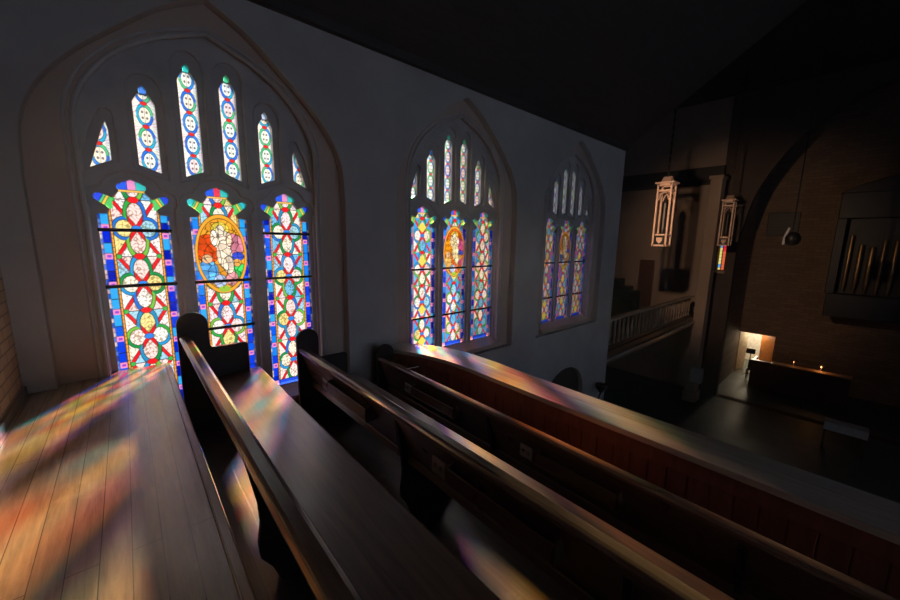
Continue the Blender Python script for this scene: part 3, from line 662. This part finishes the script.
# chancel
dr = [(2.16, -6.1), (3.42, -6.1), (3.42, -4.15), (2.16, -4.05)]
o = slab('wall_chancel', [(3.6, -6.1), (3.6, 6.1), (-6.9, 6.1), (-6.9, -6.1)], [[(2.16, -6.09), (3.45, -6.09), (3.45, -4.12), (2.16, -4.12)]], 21.8, 22.0, M['brickB'], None, 0, 1, 'x'); o['kind'] = 'structure'
struct('wall_chancel_side', MB().box(17.8, 22, 3.46, 3.55, -6.2, 6.1), M['brickB'])
# vestry behind the doorway
struct('wall_vestry', MB().box(24.6, 24.7, 1, 4.6, -6.1, -3.5).box(22.0, 24.7, 4.5, 4.6, -6.1, -3.5).box(22, 24.7, 1, 1.1, -6.1, -3.5).box(22, 24.7, 1, 4.6, -3.6, -3.5), M['white'])

# door leaves
d1 = empty('door_1', (21.95, 2.18, -6.1)); d1['kind'] = 'structure'; d1['label'] = 'orange wooden door standing partly open in the far lit doorway'
mb = MB().prism_z([(22.0, 2.16), (22.62, 2.73), (22.65, 2.70), (22.03, 2.13)], -6.09, -4.13); mb.build('door_leaf', M['orange'], d1, .006)
MB().box(22.5, 22.54, 2.66, 2.7, -5.15, -5.05).build('door_handle', M['brass'], d1)
d2 = empty('door_2', (21.8, 3.44, -6.1)); d2['kind'] = 'structure'; d2['label'] = 'cream door leaf folded open at the left of the lit doorway'
MB().prism_z([(22.0, 3.45), (22.55, 3.22), (22.56, 3.25), (22.02, 3.48)], -6.09, -4.13).build('door_leaf', M['cream'], d2, .004)
# music stand and dark chair seen against the light
ms = empty('music_stand', (21.4, 2.88, -6.1)); tag(ms, 'black music stand silhouetted in the lit doorway', 'stand')
MB().tube([(21.4, 2.88, -6.0), (21.4, 2.88, -4.95)], .02).build('pole', M['black'], ms)
MB().add([(21.3, 2.72, -4.98), (21.3, 3.05, -4.98), (21.42, 3.05, -4.78), (21.42, 2.72, -4.78), (21.33, 2.72, -5.0), (21.33, 3.05, -5.0), (21.45, 3.05, -4.8), (21.45, 2.72, -4.8)],
         [(0, 1, 2, 3), (7, 6, 5, 4), (0, 4, 5, 1), (1, 5, 6, 2), (2, 6, 7, 3), (3, 7, 4, 0)]).build('desk', M['black'], ms)
for a in (0, 120, 240):
    MB().tube([(21.4, 2.88, -5.9), (21.4 + .25 * math.cos(math.radians(a)), 2.88 + .25 * math.sin(math.radians(a)), -6.09)], .012).build('leg', M['black'], ms)
ch = empty('chair', (21.1, 2.72, -6.1)); tag(ch, 'dark chair in front of the lit doorway beside the music stand', 'chair')
MB().box(20.95, 21.3, 2.55, 2.9, -5.68, -5.64).build('seat', M['black'], ch, .01)
MB().box(21.27, 21.3, 2.55, 2.9, -5.64, -5.28).build('backrest', M['black'], ch, .01)
for a, b in ((20.97, 2.57), (20.97, 2.88), (21.28, 2.57), (21.28, 2.88)):
    MB().box(a - .015, a + .015, b - .015, b + .015, -6.1, -5.66).build('leg', M['black'], ch)

# choir stall
st = empty('choir_stall', (20, 1.2, -6.1)); tag(st, 'long dark choir stall in the far chancel with a lit orange ledge', 'stall')
MB().box(19.95, 20.05, -.32, 2.62, -6.1, -4.95).box(20.05, 20.9, 2.54, 2.62, -6.1, -4.95).build('front_panel', M['choir'], st, .01)
MB().box(19.88, 20.3, -.34, 2.0, -4.95, -4.9).build('book_ledge', M['choirtop'], st, .01)
MB().box(19.88, 20.1, 2.0, 2.66, -4.95, -4.9).build('end_ledge', M['choir'], st, .01)
for k in range(6):
    MB().box(19.925, 19.95, -.2 + k * .47, .15 + k * .47, -5.9, -5.1).build('carved_panel', M['choir'], st, .012)
MB().box(20.5, 20.95, -.3, 2.5, -5.7, -5.65).build('bench_seat', M['choir'], st, .01)
for k, yy in enumerate((1.32, .52)):
    lp = empty('reading_lamp', (20.12, yy, -4.9)); tag(lp, ['small reading lamp on the left half of the choir stall ledge', 'small reading lamp on the right half of the choir stall ledge'][k], 'lamp', 'reading lamps on the choir stall')
    MB().lathe((20.12, yy, -4.9), [(.05, 0), (.05, .015), (.012, .02), (.012, .24)], 12).build('stem', M['brass'], lp)
    MB().tube([(20.12, yy - .1, -4.65), (20.12, yy + .1, -4.65)], .03, 10).build('lamp_shade', M['iron'], lp)
# altar side table with a pale cloth
tb = empty('side_table', (15.6, -.33, -6.1)); tag(tb, 'low table with a pale cloth on the dark nave floor', 'table')
MB().box(15.35, 15.75, -.78, .12, -5.27, -5.22).build('tabletop', M['cloth'], tb, .01)
for a, b in ((15.39, -.74), (15.39, .08), (15.71, -.74), (15.71, .08)): MB().box(a - .025, a + .025, b - .025, b + .025, -6.1, -5.27).build('leg', M['choir'], tb)
MB().box(15.335, 15.345, -.78, .12, -5.46, -5.22).build('cloth_drop', M['cloth'], tb)
gb = MB().box(16.3, 16.55, 3.44, 3.82, -5.2, -4.65).build('notice_box', M['greybox'], None, .01)
gb.location = (-.6, -.02, 0)
tag(gb, 'small pale grey box fixed low on the stone pier', 'box')

# organ
og = empty('organ', (19.6, -.2, -2.3)); tag(og, 'dark organ case with gilt pipes high on the right of the chancel', 'organ')
MB().box(19.6, 20.4, -2.6, .75, -2.6, -1.75).box(19.65, 20.4, -2.6, .8, 1.0, 1.9).box(19.6, 20.4, .55, .8, -1.75, 1.0).build('organ_case', M['black'], og, .02)
MB().box(20.2, 20.4, -2.6, .6, -1.75, 1.0).build('back_panel', M['black'], og)
MB().prism_x([(.85, 1.9), (-2.6, 1.9), (-2.6, 2.6), (-1.6, 3.1), (-.6, 2.5), (.3, 2.2)], 19.7, 20.3).build('crest', M['black'], og, .02)
for k in range(9):
    y = .36 - k * .27; h = .78 - .22 * abs(math.sin(k * .9)); r = .055 + .01 * (k % 3)
    MB().lathe((19.95, y, -1.7), [(.02, 0), (r * .8, .25), (r, .3), (r, .3 + 1.9 * h + .3), (r * .9, .32 + 1.9 * h + .3)], 14).build('organ_pipe', M['pipe'], og, smooth=True)
# dark grille on the chancel wall
gr = empty('wall_grille', (21.75, 2.5, .4)); tag(gr, 'dark square grille on the far brick wall', 'grille')
MB().box(21.7, 21.8, 2.0, 3.05, .42, 1.42).build('frame', M['black'], gr, .015)
MB().add([], []) if False else None
slab('louvre', [(2.05, .47), (3.0, .47), (3.0, 1.37), (2.05, 1.37)], [[(2.1, .52 + k * .14), (2.95, .52 + k * .14), (2.95, .6 + k * .14), (2.1, .6 + k * .14)] for k in range(6)], 21.66, 21.7, M['iron'], gr, 0, 1, 'x')

# transept gallery with balustrade
gb2 = empty('gallery_balustrade', (12.5, 4.1, -2.9)); tag(gb2, 'wooden balustrade of the transept gallery past the end of the window wall', 'balustrade')
MB().box(8.52, 15.99, 4.05, 4.2, -2.0, -1.93).build('handrail', M['cap'], gb2, .01)
MB().box(8.52, 15.99, 4.07, 4.18, -2.75, -2.66).build('bottom_rail', M['pew'], gb2, .01)
for k in range(26):
    x = 9.0 + k * .27
    MB().lathe((x, 4.12, -2.66), [(.035, 0), (.035, .08), (.02, .12), (.045, .26), (.022, .45), (.035, .58), (.035, .66)], 8).build('baluster', M['trans'], gb2, smooth=True)
MB().box(8.52, 15.99, 4.0, 4.28, -3.1, -2.75).build('fascia', M['pew'], gb2, .01)
MB().box(8.52, 15.99, 3.92, 4.0, -2.98, -2.9).build('fascia_moulding', M['cap'], gb2, .01)
struct('floor_transept_gallery', MB().box(8.5, 17.5, 4.28, 8.8, -3.1, -2.8), M['tier'])
struct('door_3', MB().box(17.42, 17.5, 6.06, 6.68, -2.8, -.74), M['pew'], .01)['label'] = 'dark door in the brown transept wall above the balustrade'
# dark furniture behind the balustrade
cb = empty('cabinet', (14, 6.3, -2.8)); tag(cb, 'dark piano-like cabinet standing in the transept gallery', 'cabinet')
MB().box(13.6, 14.3, 5.35, 6.6, -2.8, -1.75).build('body', M['black'], cb, .02)
MB().box(13.7, 14.3, 5.95, 6.5, -1.75, -1.35).build('music_desk', M['black'], cb, .02)
MB().box(13.75, 14.25, 5.6, 5.95, -1.75, -1.6).build('lid', M['black'], cb, .02)
MB().box(13.3, 13.6, 5.4, 6.5, -2.1, -2.05).build('keyboard', M['black'], cb, .01)

# ------------------------------------------------------------------ hanging lanterns
def make_lantern(c, s, label, ceil):
    x, y, z = c                                   # z: bottom
    H, W = 1.46 * s, .29 * s
    root = empty('hanging_lantern', (x, y, z)); tag(root, label, 'lantern', 'tall lanterns over the nave')
    hw = W / 2
    def post(sx, sy): return MB().box(x + sx * hw - .018, x + sx * hw + .018, y + sy * hw - .018, y + sy * hw + .018, z, z + H)
    for sx in (-1, 1):
        for sy_ in (-1, 1): post(sx, sy_).build('corner_post', M['brass'], root)
    def frame(z0, z1, nm, e=.0):
        MB().box(x - hw - e, x + hw + e, y - hw - e, y - hw + .03, z0, z1).box(x - hw - e, x + hw + e, y + hw - .03, y + hw + e, z0, z1).box(x - hw - e, x - hw + .03, y - hw, y + hw, z0, z1).box(x + hw - .03, x + hw + e, y - hw, y + hw, z0, z1).build(nm, M['brass'], root)
    frame(z - .01, z + .03, 'base_frame', .02); frame(z + .25 * s, z + .285 * s, 'lower_band', .015); frame(z + H - .16 * s, z + H - .12 * s, 'upper_band', .01); frame(z + H - .03, z + H + .02, 'top_frame', .02)
    MB().add([], []).box(x - hw - .06, x + hw + .06, y - hw - .06, y + hw + .06, z + H + .02, z + H + .06).prism_y([(x - hw, z + H + .06), (x + hw, z + H + .06), (x, z + H + .2)], y - .1, y + .1).build('cap', M['brass'], root, .004)
    # pointed arch tracery on the four faces
    def ringarc(): return [(-hw + .03, z + .75 * H), (-hw * .55, z + .83 * H), (0, z + .875 * H), (hw * .55, z + .83 * H), (hw - .03, z + .75 * H)]
    for sx in (-1, 1):
        MB().tube([(x + sx * hw, y + a, b) for a, b in ringarc()], .012, 6).build('arch_tracery', M['brass'], root)
        MB().tube([(x + a, y + sx * hw, b) for a, b in ringarc()], .012, 6).build('arch_tracery', M['brass'], root)
    # shield emblem on the bottom box
    MB().prism_x([(y - .07 * s, z + .2 * s), (y + .07 * s, z + .2 * s), (y + .06 * s, z + .12 * s), (y, z + .05 * s), (y - .06 * s, z + .12 * s)], x - hw - .012, x - hw + .005).build('shield', M['brass'], root)
    MB().box(x - hw + .01, x + hw - .01, y - hw + .01, y + hw - .01, z + .02, z + .25 * s).build('bottom_box', M['iron'], root)
    MB().lathe((x, y, z + .3 * s), [(.05, 0), (.06, .1), (.06, H * .5), (.03, H * .56)], 12).build('inner_cylinder', M['iron'], root)
    ch_ = MB(); n = int((ceil - z - H - .2) / .09)
    for k in range(n):
        zz = z + H + .22 + k * .09
        if k % 2: ch_.box(x - .022, x + .022, y - .006, y + .006, zz - .06, zz + .06)
        else: ch_.box(x - .006, x + .006, y - .022, y + .022, zz - .06, zz + .06)
    ch_.build('chain', M['iron'], root)
    return root
make_lantern((10, 3.38, -.06), 1.0, 'tall brass lantern hanging left, in front of the brown transept wall', 6.0)
make_lantern((15.3, 3.2, -.04), 1.0, 'tall brass lantern hanging beside the narrow lancet, farther away', 6.0)
gl = empty('globe_lamp', (12, 1.2, .4)); tag(gl, 'dark round hanging lamp in front of the far brick wall', 'lamp')
MB().lathe((12, 1.18, .0), [(.02, -.0), (.11, .03), (.15, .12), (.15, .2), (.1, .29), (.04, .32)], 16).build('globe', M['iron'], gl, smooth=True)
MB().tube([(11.95, 1.33, .02), (11.95, 1.32, .2), (11.97, 1.26, .42)], .025).build('bracket', M['greybox'], gl)
MB().tube([(12, 1.2, .3), (12, 1.2, 6.0)], .012).build('cord', M['iron'], gl)
sc = empty('wall_sconce', (7.9, 3.7, -3.45)); tag(sc, 'small dark lamp bracket low on the window wall near its far end', 'lamp')
MB().lathe((7.9, 3.6, -3.42), [(.03, 0), (.12, .12), (.13, .2), (.02, .22)], 12).build('bowl', M['iron'], sc)
MB().tube([(7.9, 3.6, -3.42), (7.9, 3.65, -3.6), (7.9, 3.77, -3.6)], .02).build('bracket', M['iron'], sc)

# ------------------------------------------------------------------ light
wd = bpy.data.worlds.new('sky'); scene.world = wd; wd.use_nodes = True
nt = wd.node_tree; nt.nodes.clear()
wo_ = nt.nodes.new('ShaderNodeOutputWorld'); bg = nt.nodes.new('ShaderNodeBackground'); bg.inputs['Strength'].default_value = .6
tcn = nt.nodes.new('ShaderNodeTexCoord'); nz = nt.nodes.new('ShaderNodeTexNoise'); nz.inputs['Scale'].default_value = 2.5; nz.inputs['Detail'].default_value = 5
rr_ = nt.nodes.new('ShaderNodeValToRGB'); rr_.color_ramp.elements[0].position = .35; rr_.color_ramp.elements[0].color = (.82, .92, 1, 1); rr_.color_ramp.elements[1].position = .7; rr_.color_ramp.elements[1].color = (1, 1, 1, 1)
nt.links.new(tcn.outputs['Generated'], nz.inputs['Vector']); nt.links.new(nz.outputs['Fac'], rr_.inputs[0]); nt.links.new(rr_.outputs[0], bg.inputs[0]); nt.links.new(bg.outputs[0], wo_.inputs[0])
sy2 = nt.nodes.new('ShaderNodeSeparateXYZ'); nt.links.new(tcn.outputs['Generated'], sy2.inputs[0])   # sky made brighter on the side of the added windows for more fill
mrw = nt.nodes.new('ShaderNodeMapRange'); mrw.inputs['From Min'].default_value = -.25; mrw.inputs['From Max'].default_value = .1; mrw.inputs['To Min'].default_value = 1.7; mrw.inputs['To Max'].default_value = .62
nt.links.new(sy2.outputs['Y'], mrw.inputs[0]); nt.links.new(mrw.outputs[0], bg.inputs['Strength'])

sun = bpy.data.lights.new('sun', 'SUN'); sun.energy = 10.5; sun.angle = math.radians(4.2); sun.color = (1, .74, .38)
so = bpy.data.objects.new('sun', sun); link(so)
sd = Vector((-.52, -1, -.507)).normalized()
so.rotation_euler = sd.to_track_quat('-Z', 'Y').to_euler(); so.location = (8, 14, 8)
for i in range(3):                                # sampling portals in the three window openings
    l = bpy.data.lights.new('window_portal', 'AREA'); l.shape = 'RECTANGLE'; l.size = 1.75; l.size_y = 3.3
    l.cycles.is_portal = True
    o = bpy.data.objects.new('window_portal', l); link(o); o.location = (WX[i], 4.06, .02)
    o.rotation_euler = Vector((0, -1, 0)).to_track_quat('-Z', 'Z').to_euler()

def light(kind, loc, e, col, size=.1, to=None, angle=None, blend=.5):
    l = bpy.data.lights.new('indoor_light', kind); l.energy = e; l.color = col
    if kind == 'SPOT': l.spot_size = math.radians(angle); l.spot_blend = blend; l.shadow_soft_size = size
    elif kind == 'POINT': l.shadow_soft_size = size
    else: l.size = size
    o = bpy.data.objects.new('indoor_light', l); link(o); o.location = loc
    if to is not None: o.rotation_euler = (Vector(to) - Vector(loc)).to_track_quat('-Z', 'Y').to_euler()
    return o
light('SPOT', (6.2, 2.45, .9), 400, (1, .64, .4), .05, (17.5, 3.6, -.2), 46, .8)  # unseen warm spot added to light the lanterns and transept wall
light('POINT', (23.6, 3.0, -4.2), 34, (1, .85, .62), .15)
light('POINT', (22.4, 2.95, -4.3), 4, (1, .85, .6), .08)  # extra unseen light added to brighten the two door leaves
light('POINT', (20.1, .52, -4.72), 1.6, (1, .45, .14), .03)
light('POINT', (20.1, 1.32, -4.72), .35, (1, .5, .2), .03)

mh, nth, outh = newmat('haze')
vs_ = nd(nth, 'ShaderNodeVolumeScatter', Density=.016, Anisotropy=.35); nth.links.new(vs_.outputs[0], outh.inputs['Volume'])
hz = MB().box(-.6, 6.0, -6.7, 3.76, -.6, 1.9).build('haze', mh); tag(hz, 'faint haze hanging in the light of the windows', 'haze', kind='stuff')  # thin scattering volume added for the hazy glow near the windows
# ------------------------------------------------------------------ render look
scene.view_settings.view_transform = 'Standard'; scene.view_settings.look = 'None'
scene.view_settings.exposure = .85; scene.view_settings.gamma = 1; scene.view_settings.use_curve_mapping = False
cy_ = scene.cycles
cy_.use_denoising = True
cy_.max_bounces = 8; cy_.diffuse_bounces = 5; cy_.glossy_bounces = 4; cy_.transparent_max_bounces = 8; cy_.transmission_bounces = 4
cy_.sample_clamp_indirect = 6; cy_.caustics_reflective = False; cy_.caustics_refractive = False
